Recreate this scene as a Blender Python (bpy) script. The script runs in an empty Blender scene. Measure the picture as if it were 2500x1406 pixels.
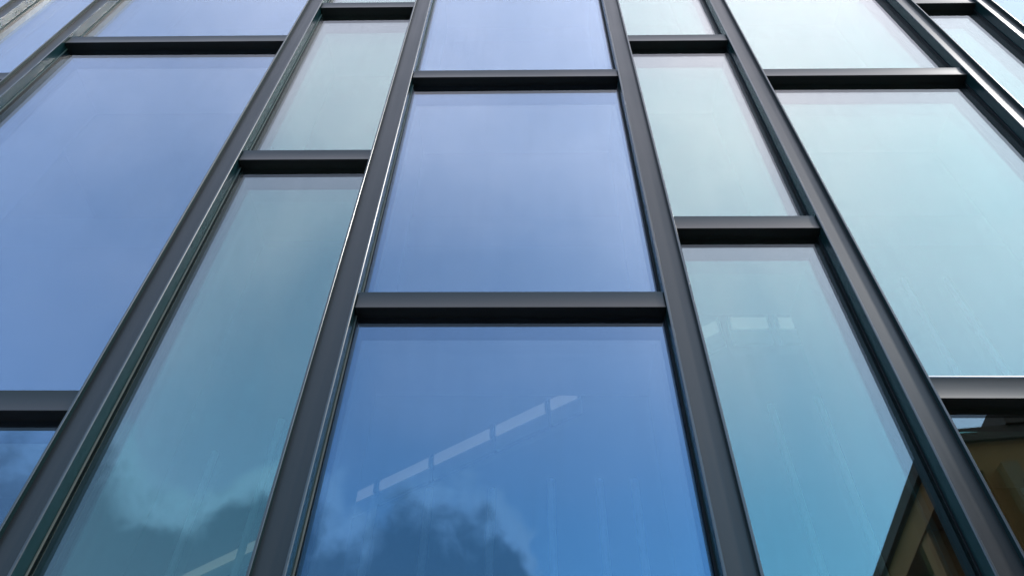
import bpy, bmesh, math, random
from mathutils import Matrix, Vector
random.seed(7)
scene = bpy.context.scene
COL = scene.collection

# ------------------------------------------------------------------ camera
D = 2.0            # metres from the lens to the front of the facade
ZC = 1.6           # eye height
cam_d = bpy.data.cameras.new("camera")
cam_d.sensor_width = 36.0
cam_d.lens = 1800.0 / 2500.0 * 36.0
cam_d.clip_start = 0.05
cam_d.clip_end = 5000
cam = bpy.data.objects.new("camera", cam_d)
COL.objects.link(cam)
RM = ((0.99981931, -0.01893405, 0.00168746),
      (0.0138642, 0.66560223, -0.7461779),
      (0.01300499, 0.74606647, 0.66574447))
cam.matrix_world = Matrix((
    (RM[0][0], RM[0][2], -RM[0][1], 0.0),
    (RM[1][0], RM[1][2], -RM[1][1], -D),
    (RM[2][0], RM[2][2], -RM[2][1], ZC),
    (0, 0, 0, 1)))
scene.camera = cam

# ------------------------------------------------------------------ light
SUN = Vector((0.62, -0.288, 0.85)).normalized()
GLOWDIR = Vector((0.57, -0.357, 0.74)).normalized()   # brightest part of the veil
sun_el = math.asin(SUN.z)
sun_az = math.atan2(SUN.x, SUN.y)
sl = bpy.data.lights.new("sun", 'SUN')
sl.energy = 0.6
sl.angle = math.radians(4.0)      # sun behind thin cloud
sl.color = (1.0, 0.98, 0.955)
so = bpy.data.objects.new("sun", sl)
COL.objects.link(so)
so.rotation_euler = SUN.to_track_quat('Z', 'Y').to_euler()

scene.view_settings.view_transform = 'Standard'
scene.view_settings.look = 'None'
scene.view_settings.exposure = 0.82
scene.view_settings.gamma = 1.0
scene.cycles.max_bounces = 12
scene.cycles.transparent_max_bounces = 40
scene.cycles.glossy_bounces = 6

world = bpy.data.worlds.new("World")
scene.world = world
world.use_nodes = True


class NT:
    """small helper round a node tree"""
    def __init__(self, tree):
        self.t = tree
        tree.nodes.clear()

    def n(self, typ, **kw):
        nd = self.t.nodes.new(typ)
        for k, v in kw.items():
            setattr(nd, k, v)
        return nd

    def l(self, a, b):
        self.t.links.new(a, b)

    def val(self, sock, v):
        if hasattr(v, 'is_linked') or isinstance(v, bpy.types.NodeSocket):
            self.l(v, sock)
        else:
            sock.default_value = v

    def math(self, op, a, b=None, c=None, clamp=False):
        nd = self.n('ShaderNodeMath', operation=op, use_clamp=clamp)
        self.val(nd.inputs[0], a)
        if b is not None:
            self.val(nd.inputs[1], b)
        if c is not None:
            self.val(nd.inputs[2], c)
        return nd.outputs[0]

    def smooth(self, v, a, b, lo=0.0, hi=1.0):
        nd = self.n('ShaderNodeMapRange', interpolation_type='SMOOTHSTEP')
        self.val(nd.inputs['Value'], v)
        self.val(nd.inputs['From Min'], a)
        self.val(nd.inputs['From Max'], b)
        self.val(nd.inputs['To Min'], lo)
        self.val(nd.inputs['To Max'], hi)
        return nd.outputs[0]

    def dot(self, v, vec):
        nd = self.n('ShaderNodeVectorMath', operation='DOT_PRODUCT')
        self.l(v, nd.inputs[0])
        nd.inputs[1].default_value = vec
        return nd.outputs['Value']

    def mixc(self, f, a, b):
        nd = self.n('ShaderNodeMix', data_type='RGBA')
        self.val(nd.inputs[0], f)
        self.val(nd.inputs[6], a)
        self.val(nd.inputs[7], b)
        return nd.outputs[2]

    def noise(self, vec, scale, detail=4.0, rough=0.5, dist=0.0):
        nd = self.n('ShaderNodeTexNoise')
        self.l(vec, nd.inputs['Vector'])
        nd.inputs['Scale'].default_value = scale
        nd.inputs['Detail'].default_value = detail
        nd.inputs['Roughness'].default_value = rough
        nd.inputs['Distortion'].default_value = dist
        return nd.outputs['Fac']


def build_world():
    w = NT(world.node_tree)
    out = w.n('ShaderNodeOutputWorld')
    sky = w.n('ShaderNodeTexSky', sky_type='NISHITA')
    sky.sun_disc = False
    sky.sun_elevation = sun_el
    sky.sun_rotation = sun_az
    sky.air_density = 1.0
    sky.dust_density = 0.6
    sky.ozone_density = 2.0
    bg = w.n('ShaderNodeBackground')
    tint = w.n('ShaderNodeMix', data_type='RGBA', blend_type='MULTIPLY')
    tint.inputs[0].default_value = 1.0
    w.l(sky.outputs[0], tint.inputs[6])
    tint.inputs[7].default_value = SKYTINT
    w.l(tint.outputs[2], bg.inputs[0])
    bg.inputs[1].default_value = 0.15
    tc = w.n('ShaderNodeTexCoord')
    dvec = tc.outputs['Generated']
    sep = w.n('ShaderNodeSeparateXYZ')
    w.l(dvec, sep.inputs[0])
    z = sep.outputs['Z']
    ds = w.dot(dvec, tuple(GLOWDIR))
    # thin high cloud veil: thicker overhead and towards the sun
    n1 = w.noise(dvec, 2.6, 5.0, 0.55, 0.4)
    zz = w.math('ADD', z, w.math('MULTIPLY', w.math('SUBTRACT', n1, 0.5), 0.30))
    tt = w.math('DIVIDE', w.math('SUBTRACT', zz, VEIL[0]), VEIL[1], clamp=True)
    near = w.math('MULTIPLY', w.smooth(ds, 0.78, 1.0, 0.0, VEIL[2]), w.smooth(zz, 0.15, 0.80))
    veil = w.math('ADD', w.math('MULTIPLY', tt, tt), near, clamp=True)
    glow = w.smooth(ds, 0.70, 1.0, 1.0, GLOW)
    bgv = w.n('ShaderNodeBackground')
    bgv.inputs[0].default_value = VEILCOL
    w.l(w.math('MULTIPLY', glow, VEILSTR), bgv.inputs[1])
    m1 = w.n('ShaderNodeMixShader')
    w.l(veil, m1.inputs[0])
    # thin bluish haze on the side away from the sun
    hz = w.n('ShaderNodeBackground')
    hz.inputs[0].default_value = HAZECOL
    m0 = w.n('ShaderNodeMixShader')
    w.l(w.smooth(ds, 0.15, 0.65, HAZE, 0.0), m0.inputs[0])
    w.l(bg.outputs[0], m0.inputs[1])
    w.l(hz.outputs[0], m0.inputs[2])
    w.l(m0.outputs[0], m1.inputs[1])
    w.l(bgv.outputs[0], m1.inputs[2])
    # heaped clouds low in the sky on the left, lit along their tops
    def dens(offset):
        mp = w.n('ShaderNodeVectorMath', operation='ADD')
        w.l(dvec, mp.inputs[0])
        mp.inputs[1].default_value = offset
        big = w.noise(mp.outputs[0], 3.4, 2.0, 0.5, 0.3)
        fine = w.noise(mp.outputs[0], 7.0, 8.0, 0.58, 0.0)
        fine = w.math('MULTIPLY_ADD', w.math('ABSOLUTE', w.math('MULTIPLY_ADD', fine, 2.0, -1.0)), 1.0, 0.33)
        s2 = w.n('ShaderNodeSeparateXYZ')
        w.l(mp.outputs[0], s2.inputs[0])
        low = w.smooth(s2.outputs['Z'], CUM[0], CUM[1], 0.5, -0.5)
        mixn = w.math('MULTIPLY_ADD', big, 0.62, w.math('MULTIPLY', fine, 0.38))
        return w.math('MULTIPLY_ADD', low, CUM[2], mixn)
    d0 = dens(CUMSEED)
    d1 = dens((CUMSEED[0] + 0.015, CUMSEED[1], CUMSEED[2] + 0.04))
    xw = w.math('MULTIPLY_ADD', w.math('SUBTRACT', w.noise(dvec, 6.0, 4.0, 0.55), 0.5), 0.55, sep.outputs['X'])
    azl = w.math('ADD', w.smooth(xw, CUM[3], CUM[4], 0.0, 0.34), w.math('ADD', w.smooth(sep.outputs['X'], -0.62, -0.50, 0.14, 0.0), w.smooth(sep.outputs['X'], -0.36, -0.22, -0.05, 0.0)))
    cov = w.smooth(w.math('SUBTRACT', d0, azl), 0.485, 0.57)
    cov = w.math('MULTIPLY', cov, w.smooth(z, 0.60, 0.70, 1.0, 0.0))
    lit = w.smooth(w.math('SUBTRACT', d1, azl), 0.44, 0.585, 1.0, 0.0)
    bgc = w.n('ShaderNodeBackground')
    w.l(w.mixc(lit, CUMDARK, CUMLIT), bgc.inputs[0])
    bgc.inputs[1].default_value = 1.0
    m2 = w.n('ShaderNodeMixShader')
    w.l(w.math('MULTIPLY', cov, 0.70), m2.inputs[0])
    w.l(m1.outputs[0], m2.inputs[1])
    w.l(bgc.outputs[0], m2.inputs[2])
    w.l(m2.outputs[0], out.inputs[0])


SKYTINT = (0.46, 0.81, 0.87, 1)
HAZECOL = (0.52, 0.66, 1.0, 1)
HAZE = 0.38
VEIL = (0.43, 0.60, 0.42)
VEILCOL = (0.91, 0.905, 1.04, 1)
VEILSTR = 0.95
GLOW = 1.1
CUM = (0.44, 0.635, 0.34, -0.06, 0.16)
CUMSEED = (7.7, 2.2, 0.0)
CUMLIT = (0.20, 0.39, 0.62, 1)
CUMDARK = (0.040, 0.105, 0.18, 1)
build_world()


# ------------------------------------------------------------------ materials
def new_mat(name):
    m = bpy.data.materials.new(name)
    m.use_nodes = True
    return m, NT(m.node_tree)


def metal_mat(name, base, rough, streak=0.05, spec=0.5, metallic=0.0, axis=2):
    m, t = new_mat(name)
    out = t.n('ShaderNodeOutputMaterial')
    p = t.n('ShaderNodeBsdfPrincipled')
    tc = t.n('ShaderNodeTexCoord')
    mp = t.n('ShaderNodeMapping')
    sc = [14.0, 14.0, 14.0]
    sc[axis] = 0.5
    mp.inputs['Scale'].default_value = sc
    t.l(tc.outputs['Object'], mp.inputs[0])
    f = t.noise(mp.outputs[0], 3.0, 4.0, 0.6)
    g = t.noise(tc.outputs['Object'], 2.2, 5.0, 0.6)
    h = t.math('ADD', t.math('MULTIPLY', f, 0.6), t.math('MULTIPLY', g, 0.4))
    c0 = tuple(b * 0.85 for b in base) + (1,)
    c1 = tuple(b * 1.15 for b in base) + (1,)
    t.l(t.mixc(h, c0, c1), p.inputs['Base Color'])
    t.l(t.smooth(h, 0.3, 0.7, rough - streak, rough + streak), p.inputs['Roughness'])
    p.inputs['Metallic'].default_value = metallic
    p.inputs['IOR'].default_value = 1.8
    p.inputs['Specular Tint'].default_value = (1.0, 0.93, 0.84, 1)
    p.inputs['Specular IOR Level'].default_value = spec
    t.l(p.outputs[0], out.inputs[0])
    return m


def plain_mat(name, base, rough=0.6, var=0.2, scale=6.0, spec=0.5):
    m, t = new_mat(name)
    out = t.n('ShaderNodeOutputMaterial')
    p = t.n('ShaderNodeBsdfPrincipled')
    tc = t.n('ShaderNodeTexCoord')
    g = t.noise(tc.outputs['Object'], scale, 6.0, 0.6)
    t.l(t.mixc(g, tuple(b * (1 - var) for b in base) + (1,), tuple(b * (1 + var) for b in base) + (1,)), p.inputs['Base Color'])
    p.inputs['Roughness'].default_value = rough
    p.inputs['Specular IOR Level'].default_value = spec
    t.l(p.outputs[0], out.inputs[0])
    return m


def glass_mat(name, r0, tint, trans, dust=0.0):
    """one face of a coated pane: mirror reflection rising towards grazing, the rest passes through"""
    m, t = new_mat(name)
    out = t.n('ShaderNodeOutputMaterial')
    geo = t.n('ShaderNodeNewGeometry')
    dt = t.n('ShaderNodeVectorMath', operation='DOT_PRODUCT')
    t.l(geo.outputs['Normal'], dt.inputs[0])
    t.l(geo.outputs['Incoming'], dt.inputs[1])
    c = t.math('ABSOLUTE', dt.outputs['Value'])
    s = t.math('POWER', t.math('SUBTRACT', 1.0, c, clamp=True), 4.0)
    fac = t.math('MULTIPLY_ADD', s, 1.0 - r0, r0)
    gl = t.n('ShaderNodeBsdfGlossy')
    gl.inputs['Color'].default_value = tuple(tint) + (1,)
    gl.inputs['Roughness'].default_value = 0.0
    tr = t.n('ShaderNodeBsdfTransparent')
    tr.inputs[0].default_value = tuple(trans) + (1,)
    mx = t.n('ShaderNodeMixShader')
    t.l(fac, mx.inputs[0])
    t.l(tr.outputs[0], mx.inputs[1])
    t.l(gl.outputs[0], mx.inputs[2])
    last = mx.outputs[0]
    # gentle roller-wave bow of heat treated glass
    tc = t.n('ShaderNodeTexCoord')
    nz = t.noise(tc.outputs['Object'], 1.3, 2.0, 0.5)
    bp = t.n('ShaderNodeBump')
    bp.inputs['Strength'].default_value = 0.02
    bp.inputs['Distance'].default_value = 0.01
    t.l(nz, bp.inputs['Height'])
    t.l(bp.outputs[0], gl.inputs['Normal'])
    if dust > 0:
        # dried rain specks and a faint dust film
        v = t.n('ShaderNodeTexVoronoi')
        t.l(tc.outputs['Object'], v.inputs['Vector'])
        v.inputs['Scale'].default_value = 3.2
        sp = t.smooth(v.outputs['Distance'], 0.008, 0.02, 0.55, 0.0)
        pick = t.math('GREATER_THAN', t.n('ShaderNodeSeparateXYZ').outputs[0], 2.0)
        sc = t.n('ShaderNodeSeparateColor')
        t.l(v.outputs['Color'], sc.inputs[0])
        pick = t.math('GREATER_THAN', sc.outputs[0], 0.6)
        st = t.n('ShaderNodeMapping')
        st.inputs['Scale'].default_value = (9.0, 9.0, 0.5)
        t.l(tc.outputs['Object'], st.inputs[0])
        runs = t.noise(st.outputs[0], 2.0, 5.0, 0.6)
        cloud = t.noise(tc.outputs['Object'], 2.0, 6.0, 0.65)
        film = t.math('MULTIPLY', t.smooth(t.math('MULTIPLY_ADD', runs, 0.5, t.math('MULTIPLY', cloud, 0.5)), 0.30, 0.85), dust)
        df = t.n('ShaderNodeBsdfDiffuse')
        df.inputs[0].default_value = (0.20, 0.20, 0.19, 1)
        mx2 = t.n('ShaderNodeMixShader')
        t.l(t.math('MAXIMUM', t.math('MULTIPLY', sp, pick), film), mx2.inputs[0])
        t.l(last, mx2.inputs[1])
        t.l(df.outputs[0], mx2.inputs[2])
        last = mx2.outputs[0]
    t.l(last, out.inputs[0])
    return m


def clear_mat(name, col):
    m, t = new_mat(name)
    out = t.n('ShaderNodeOutputMaterial')
    tr = t.n('ShaderNodeBsdfTransparent')
    tr.inputs[0].default_value = tuple(col) + (1,)
    t.l(tr.outputs[0], out.inputs[0])
    return m


def emit_mat(name, col, k):
    m, t = new_mat(name)
    out = t.n('ShaderNodeOutputMaterial')
    e = t.n('ShaderNodeEmission')
    e.inputs[0].default_value = tuple(col) + (1,)
    e.inputs[1].default_value = k
    t.l(e.outputs[0], out.inputs[0])
    return m


M_MULL = metal_mat("anodised_upright", (0.042, 0.037, 0.035), 0.38)
M_LIP = metal_mat("anodised_lip_highlight", (0.15, 0.155, 0.16), 0.28, metallic=0.25)  # paler than the uprights: sun highlight put into the base colour
M_SIDE = metal_mat("anodised_side_reflection", (0.018, 0.048, 0.048), 0.26, streak=0.01, spec=0.16)  # teal reflection of the panes painted into the flank colour
M_TRAN = metal_mat("anodised_crossbar", (0.036, 0.033, 0.031), 0.38, axis=0)
M_EDGE = metal_mat("bright_edge", (0.42, 0.43, 0.45), 0.30, metallic=0.6)
M_FLASH = metal_mat("white_flashing", (0.82, 0.83, 0.86), 0.35, axis=0)
M_GASKET = plain_mat("black_rubber", (0.012, 0.012, 0.013), 0.6)
M_SEAL = plain_mat("sunlit_sealant", (0.27, 0.265, 0.22), 0.6, 0.35, 9.0)  # cream stands for sunlight falling on the bead
M_G1 = glass_mat("outer_glass", 0.045, (1, 1, 1), (0.97, 0.985, 0.98), dust=0.035)
M_G2 = {'blue': glass_mat("blue_coating", 0.395, (0.54, 0.705, 1.0), (0.80, 0.86, 0.95)),
        'teal': glass_mat("teal_coating", 0.34, (0.92, 0.925, 0.89), (0.74, 0.88, 0.84))}
M_G3 = {'blue': glass_mat("blue_inner_glass", 0.33, (0.97, 0.85, 0.66), (0.85, 0.9, 0.93)),
        'teal': glass_mat("teal_inner_glass", 0.34, (0.64, 1.0, 0.88), (0.85, 0.92, 0.9))}
M_GE = clear_mat("glass_edge", (0.985, 0.995, 0.99))
M_DARK = plain_mat("dark_interior", (0.030, 0.030, 0.032), 0.8)
M_CEIL = plain_mat("grey_ceiling", (0.05, 0.05, 0.05), 0.8)
M_BODY = plain_mat("matt_thermal_body", (0.030, 0.031, 0.029), 0.95, spec=0.03)
M_JAMB = plain_mat("pale_lining", (0.30, 0.30, 0.29), 0.9, spec=0.05)
M_POST = plain_mat("white_post", (0.85, 0.86, 0.86), 0.5)
M_BOARD = plain_mat("white_board", (0.75, 0.74, 0.70), 0.6)
M_LAMP = emit_mat("lamp_diffuser", (1.0, 0.96, 0.90), 0.14)
M_LAMP2 = emit_mat("dimmed_lamp_diffuser", (1.0, 0.97, 0.92), 0.13)
M_OCHRE = plain_mat("ochre_concrete", (0.44, 0.195, 0.05), 0.8, 0.3, 2.5)
M_FASCIA = plain_mat("dark_fascia", (0.10, 0.05, 0.014), 0.6)
M_FRAME = plain_mat("bronze_frame", (0.34, 0.19, 0.065), 0.5)
M_WGLASS = plain_mat("shaded_window_glass", (0.02, 0.022, 0.02), 0.15)
M_PAVE = plain_mat("paving", (0.035, 0.035, 0.034), 0.8, 0.25, 3.0)


# ------------------------------------------------------------------ mesh helpers
def link(name, bm, mats, parent=None, loc=(0, 0, 0)):
    me = bpy.data.meshes.new(name)
    bm.normal_update()
    bm.to_mesh(me)
    bm.free()
    for m in (mats if isinstance(mats, (list, tuple)) else [mats]):
        me.materials.append(m)
    o = bpy.data.objects.new(name, me)
    COL.objects.link(o)
    o.location = loc
    if parent:
        o.parent = parent
    return o


def box(bm, x0, x1, y0, y1, z0, z1, mi=0):
    v = [bm.verts.new(p) for p in ((x0, y0, z0), (x1, y0, z0), (x1, y1, z0), (x0, y1, z0),
                                   (x0, y0, z1), (x1, y0, z1), (x1, y1, z1), (x0, y1, z1))]
    fs = []
    for ids in ((0, 1, 5, 4), (1, 2, 6, 5), (2, 3, 7, 6), (3, 0, 4, 7), (4, 5, 6, 7), (3, 2, 1, 0)):
        f = bm.faces.new([v[i] for i in ids])
        f.material_index = mi
        fs.append(f)
    return fs


def prism_z(bm, poly, z0, z1):
    """poly: (x, y) counter-clockwise seen from above"""
    a = [bm.verts.new((x, y, z0)) for x, y in poly]
    b = [bm.verts.new((x, y, z1)) for x, y in poly]
    n = len(poly)
    for i in range(n):
        j = (i + 1) % n
        bm.faces.new((a[i], a[j], b[j], b[i]))
    bm.faces.new(b)
    bm.faces.new(list(reversed(a)))


def prism_x(bm, poly, x0, x1):
    """poly: (y, z)"""
    a = [bm.verts.new((x0, y, z)) for y, z in poly]
    b = [bm.verts.new((x1, y, z)) for y, z in poly]
    n = len(poly)
    for i in range(n):
        j = (i + 1) % n
        bm.faces.new((a[i], a[j], b[j], b[i]))
    bm.faces.new(b)
    bm.faces.new(list(reversed(a)))
    bmesh.ops.recalc_face_normals(bm, faces=bm.faces[:])


def empty(name, loc=(0, 0, 0), label=None, cat=None, group=None):
    o = bpy.data.objects.new(name, None)
    COL.objects.link(o)
    o.location = loc
    if label:
        o['label'] = label
    if cat:
        o['category'] = cat
    if group:
        o['group'] = group
    return o


def WX(X):
    return X * D


def WZ(Z):
    return ZC + Z * D * 1.0035


# ------------------------------------------------------------------ ground
bm = bmesh.new()
v = [bm.verts.new(p) for p in ((-400, -400, 0), (400, -400, 0), (400, 400, 0), (-400, 400, 0))]
bm.faces.new(v)
pav = link("pavement", bm, M_PAVE)
pav['kind'] = 'structure'

# ------------------------------------------------------------------ the glass building
bld = empty("glass_building", (0, 0, 0),
            "glass office building with dark grey frames and staggered blue and teal panes", "building")
TOP = WZ(3.55)
Y_SIDE = 0.061      # front of the outer glass
W = 0.0575 * D
# left outer edge of every upright, in units of D on the facade plane
UP = [-2.33, -1.915, -1.5965, -0.797, -0.4010, 0.2786, 0.6595, 1.3165, 1.5945, 2.25, 2.64]


def upright(X, sealed):
    x0 = 0.0
    w = W
    lip, rec, ch = 0.0100, 0.020, 0.0026
    yb = 0.26
    poly = [(0, yb), (0, 0.0625), (0, ch), (ch, 0), (lip - ch * 0.6, 0), (lip, ch * 0.6), (lip, rec), (w - lip, rec),
            (w - lip, ch * 0.6), (w - lip + ch * 0.6, 0), (w - ch, 0), (w, ch), (w, 0.0625), (w, yb)]
    b = bmesh.new()
    prism_z(b, poly, 0.0, TOP)
    bmesh.ops.recalc_face_normals(b, faces=b.faces[:])
    for f in b.faces:
        c = f.calc_center_median()
        if abs(f.normal.x) > 0.9:
            f.material_index = 1 if c.y > 0.065 else 2      # body behind the glass / flank
        elif c.y < 0.003:
            f.material_index = 3                            # the two raised lips
    o = link("mullion", b, [M_MULL, M_BODY, M_SIDE, M_LIP], bld, (WX(X), 0, 0))
    return o


ups = [upright(X, X < 0) for X in UP]

# crossbars per bay: top edge heights (units of D above the eye)
BAYS = [
    # kind, list of crossbar tops
    ('blue', [0.35, 1.36, 2.60]),            # left beyond
    ('blue', [0.86, 2.132]),
    ('blue', [0.853, 2.399]),
    ('teal', [0.10, 1.666, 2.6836]),
    ('blue', [-0.02, 1.114, 2.1252, 3.13]),
    ('teal', [0.06, 1.3703, 2.3764, 3.38]),
    ('teal', [-0.35, 0.8828, 2.119, 3.13]),
    ('teal', [0.12, 1.64, 2.675]),
    ('blue', [0.86, 2.12]),
    ('teal', [0.36, 1.37, 2.37]),
]
TH = 0.0472 * D
PANE_LABEL = {'blue': 'blue coated pane', 'teal': 'pale teal pane'}


def crossbar(x0, x1, ztop):
    b = bmesh.new()
    yf, yb = 0.014, 0.26
    c = 0.002
    # front face very slightly hollow, as extruded
    front = [(yf + 0.0026 * (1 - (2 * k / 12 - 1) ** 2), -c - (TH - 2 * c) * k / 12) for k in range(13)]
    poly = [(yf + c, 0)] + front + [(yf + c, -TH), (yb, -TH), (yb, 0)]
    prism_x(b, poly, 0.003, x1 - x0 - 0.002)
    return link("transom", b, M_TRAN, bld, (x0, 0, ztop))


def glass_layer(name, x, z, y0, th, mats, parent):
    b = bmesh.new()
    fs = box(b, -x / 2, x / 2, y0, y0 + th, -z / 2, z / 2, 1)
    fs[0].material_index = 0
    return link(name, b, mats, parent)


def bead(x, z0, z1, y0, y1, wd, mat, parent, name, cz):
    b = bmesh.new()
    box(b, x, x + wd, y0, y1, z0 - cz, z1 - cz)
    return link(name, b, mat, parent)


def window(x0, x1, z0, z1, kind):
    cx, cz = (x0 + x1) / 2, (z0 + z1) / 2
    w, h = x1 - x0 - 0.001, z1 - z0 - 0.001
    o = glass_layer("window", w, h, 0.0, 0.007, [M_G1, M_GE], bld)
    o.location = (cx, Y_SIDE, cz)
    o.rotation_euler = (math.radians(random.uniform(-0.10, 0.10)), 0, math.radians(random.uniform(-0.10, 0.10)))
    o['label'] = PANE_LABEL[kind]
    glass_layer("coated_pane", w, h, 0.0094, 0.004, [M_G2[kind], M_GE], o)
    glass_layer("inner_pane", w, h, 0.049, 0.006, [M_G3[kind], M_GE], o)
    # rubber seal and bead at the sides: sun painted in cream, shade in black
    b = bmesh.new()
    box(b, -w / 2, -w / 2 + 0.005, -0.004, 0.0, -h / 2, h / 2)
    link("sealant_bead", b, M_SEAL, o)
    b = bmesh.new()
    box(b, w / 2 - 0.006, w / 2, -0.004, 0.0, -h / 2, h / 2)
    link("gasket", b, M_GASKET, o)
    # lining of the opening on the room side
    b = bmesh.new()
    t = 0.02
    ya, yb = 0.14, 0.47
    box(b, -w / 2, -w / 2 + t, ya, yb, -h / 2, h / 2)
    box(b, w / 2 - t, w / 2, ya, yb, -h / 2, h / 2)
    box(b, -w / 2 + t, w / 2 - t, ya, yb, h / 2 - t, h / 2)
    box(b, -w / 2 + t, w / 2 - t, ya, yb, -h / 2, -h / 2 + t)
    link("inner_frame", b, M_JAMB, o)
    return o


bars = {}
for i, (kind, tops) in enumerate(BAYS):
    x0 = WX(UP[i]) + W
    x1 = WX(UP[i + 1])
    zs = [WZ(t) for t in tops]
    for zt in zs:
        bars[(i, round(zt, 2))] = crossbar(x0, x1, zt)
    lo = 0.15
    for zt in zs + [TOP + TH - 0.02]:
        hi = min(zt - TH, TOP - 0.02)
        if hi - lo > 0.1:
            window(x0, x1, lo, hi, kind)
        lo = zt

# pale flashing along the top of one crossbar at lower right, and the loose wire ends behind it
zf = WZ(0.8828)
fx0, fx1 = WX(UP[6]) + W, WX(UP[7])
b = bmesh.new()
prism_x(b, [(0.0135, 0.0), (0.0120, 0.004), (0.0135, 0.0095), (0.050, 0.0095), (0.050, 0.0)], 0.004, fx1 - fx0 - 0.004)
link("flashing", b, M_FLASH, bars[(6, round(zf, 2))])
wt = empty("wire", (2.42 / 2 * D - 0.02, 0.040, zf + 0.0095),
           "two thin dark wire ends poking up from the pale topped crossbar at lower right", "wire")
for dx, ln in ((0.0, 0.075), (-0.022, 0.060)):
    b = bmesh.new()
    n = 8
    for k in range(n):
        t0, t1 = k / n, (k + 1) / n
        p0 = Vector((dx - ln * t0, -0.004 * t0 * t0, ln * 0.85 * t0 - 0.012 * t0 * t0))
        p1 = Vector((dx - ln * t1, -0.004 * t1 * t1, ln * 0.85 * t1 - 0.012 * t1 * t1))
        dv = p1 - p0
        bmesh.ops.create_cone(b, cap_ends=True, segments=6, radius1=0.0011, radius2=0.0011, depth=dv.length * 1.05,
                              matrix=Matrix.Translation((p0 + p1) / 2) @ dv.to_track_quat('Z', 'Y').to_matrix().to_4x4())
    link("strand", b, M_GASKET, wt)

XL, XR = WX(UP[0]), WX(UP[-1]) + W
b = bmesh.new()
box(b, XL - 0.05, XR + 0.05, -0.02, 8.4, TOP, TOP + 0.25)
link("roof", b, M_TRAN, bld)
b = bmesh.new()
box(b, XL - 0.25, XL, 0.0, 8.4, 0.0, TOP)
link("side_wall", b, M_TRAN, bld)
b = bmesh.new()
box(b, XR, XR + 0.25, 0.0, 8.4, 0.0, TOP)
link("side_wall", b, M_TRAN, bld)
b = bmesh.new()
box(b, XL, XR, 8.1, 8.4, 0.0, TOP)
link("back_wall", b, M_DARK, bld)
b = bmesh.new()
box(b, XL, XR, 0.03, 0.26, 0.0, 0.15)
link("plinth", b, M_TRAN, bld)
CEIL = 5.05
for zb in (CEIL, 8.0):
    b = bmesh.new()
    box(b, XL, XR, 0.75, 8.1, zb, zb + 0.3)
    link("ceiling", b, M_CEIL, bld)


# ------------------------------------------------------------------ ceiling lights inside
def ceiling_light(p, q, label, mat=None):
    """slim wall-mounted luminaire under the ceiling: housing, glowing diffuser, end caps, lower board"""
    p, q = Vector(p), Vector(q)
    ln = (q - p).length
    ang = math.atan2(q.y - p.y, q.x - p.x)
    e = empty("ceiling_light", (p.x, p.y, CEIL - 0.004), label, "ceiling light", "ceiling lights behind the panes")
    e.rotation_euler = (0, 0, ang)
    b = bmesh.new()
    box(b, 0.004, ln - 0.004, 0.0, 0.03, -0.22, 0.0)
    link("backboard", b, M_BOARD, e)
    b = bmesh.new()
    prism_x(b, [(-0.001, 0.0), (-0.012, -0.012), (-0.020, -0.05), (-0.012, -0.095), (-0.001, -0.105)], 0.012, ln - 0.012)
    link("diffuser", b, mat or M_LAMP, e)
    b = bmesh.new()
    box(b, 0.0, 0.011, -0.022, -0.001, -0.108, -0.001)
    box(b, ln - 0.011, ln, -0.022, -0.001, -0.108, -0.001)
    link("end_cap", b, M_JAMB, e)
    return e


ZL = (CEIL - ZC) / D


def at(xy, zy):
    Y = (CEIL - ZC) / zy
    return (xy * Y, -D + Y)


pts = [at(0.547, 1.045), at(0.384, 1.045)]
ceiling_light(at(0.384 + 0.005, 1.035), at(0.465, 1.035), "short level ceiling light left of the pair behind the right teal pane", M_LAMP2)
ceiling_light(at(0.480, 1.035), at(0.547, 1.035), "short level ceiling light nearest the right upright in the teal pane", M_LAMP2)
A_, B_ = Vector(at(0.372, 1.03)), Vector(at(-0.489, 0.509))
# one long straight run receding to the left, cut into lengths by gaps
cuts = [(0.372, 0.330), (0.093, 0.0415), (0.0370, -0.0510), (-0.0560, -0.1490), (-0.1530, -0.2300), (-0.2350, -0.300), (-0.335, -0.50)]


def on_run(xy):
    d = B_ - A_
    # x = xy*(y+D)
    s = (xy * (A_.y + D) - A_.x) / (d.x - xy * d.y)
    return A_ + d * s


names = ["tilted ceiling light just right of the upright in the right teal pane",
         "topmost tilted ceiling light behind the lowest blue pane",
         "second tilted ceiling light from the top behind the lowest blue pane",
         "middle tilted ceiling light behind the lowest blue pane",
         "tilted ceiling light below the middle one behind the lowest blue pane",
         "lowest tilted ceiling light behind the lowest blue pane beside the cloud",
         "ceiling light at the bottom of the left teal pane"]
for (a, c), nm in zip(cuts, names):
    p, q = on_run(c), on_run(a)
    ceiling_light((p.x, p.y), (q.x, q.y), nm, M_LAMP2 if a > 0.3 else None)

# slim white posts standing a metre behind the glass
for xy, top in ((0.039, 3.60), (-0.0535, 3.55), (-0.151, 3.55), (-0.235, 3.50), (0.17, 3.60), (0.115, 3.60), (0.245, 3.5),
                (0.42, 4.05), (0.505, 4.1), (-0.51, 3.75), (-0.417, 3.95),
                (0.69, 4.9), (0.77, 5.04), (0.857, 5.04)):
    b = bmesh.new()
    bmesh.ops.create_cone(b, cap_ends=True, segments=14, radius1=0.017, radius2=0.017, depth=top,
                          matrix=Matrix.Translation((0, 0, top / 2)))
    link("interior_post", b, M_POST, bld, (xy * 3.0, 1.0, 0.0))

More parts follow.
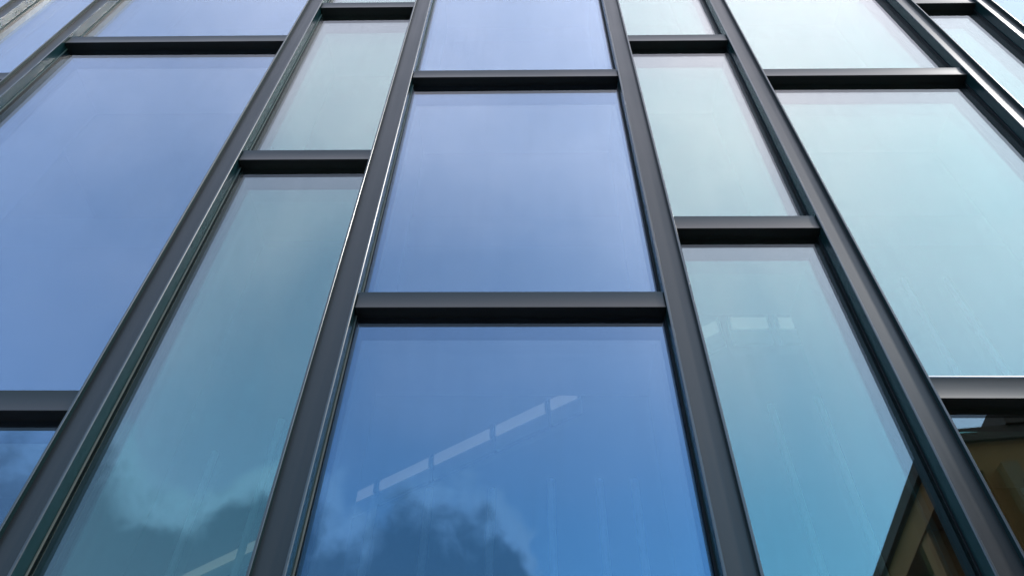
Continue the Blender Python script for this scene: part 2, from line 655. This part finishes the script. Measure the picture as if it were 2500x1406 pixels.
# ------------------------------------------------------------------ neighbouring building, seen only in the glass
wing = empty("concrete_building", (3.83, -3.47, 0),
             "ochre concrete building with deep window bays mirrored in the lowest right panes", "building")
wing.rotation_euler = (0, 0, math.radians(7.9))
H1, H2 = 6.0, 6.27
b = bmesh.new()
box(b, 0.30, 9.0, -26.0, -0.23, 0.0, H1 - 0.14)
link("wall", b, M_OCHRE, wing)
b = bmesh.new()
box(b, -0.06, 9.0, -26.0, -0.19, H1 - 0.14, H1)
link("roof", b, M_FASCIA, wing)
b = bmesh.new()
box(b, 0.0, 0.30, -26.0, -0.23, H1 - 0.44, H1 - 0.14)
box(b, 0.0, 0.30, -26.0, -0.23, 2.6, 3.1)
link("beam", b, M_OCHRE, wing)
for k in range(26):
    y = -0.39 - k * 0.95
    b = bmesh.new()
    box(b, 0.02, 0.30, y - 0.13, y + 0.13, 0.0, 2.6)
    box(b, 0.02, 0.30, y - 0.13, y + 0.13, 3.1, H1 - 0.44)
    link("pier", b, M_OCHRE, wing)
    if k < 25:
        for z0, z1 in ((0.8, 2.4), (3.3, H1 - 0.52)):
            wf = bmesh.new()
            box(wf, 0.22, 0.298, y - 0.80, y - 0.74, z0, z1)
            box(wf, 0.22, 0.298, y - 0.21, y - 0.15, z0, z1)
            box(wf, 0.22, 0.298, y - 0.74, y - 0.21, z1 - 0.07, z1)
            box(wf, 0.22, 0.298, y - 0.74, y - 0.21, z0, z0 + 0.07)
            fr = link("window", wf, M_FRAME, wing)
            b = bmesh.new()
            box(b, 0.27, 0.297, y - 0.74, y - 0.21, z0 + 0.07, z1 - 0.07)
            link("pane", b, M_WGLASS, fr)
for k in range(14):
    x = 0.42 + k * 0.36
    b = bmesh.new()
    box(b, x, x + 0.14, -0.23, -0.11, 0.0, H1 - 0.44)
    link("rib", b, M_FRAME, wing)
    for z0, z1 in ((0.6, 2.5), (3.2, H1 - 0.52)):
        b = bmesh.new()
        box(b, x + 0.15, x + 0.35, -0.232, -0.215, z0, z1)
        link("panel", b, M_WGLASS, wing)
tb = bmesh.new()
box(tb, 0.68, 9.0, -20.0, -0.16, H1, H2)
link("upper_storey", tb, M_FASCIA, wing)
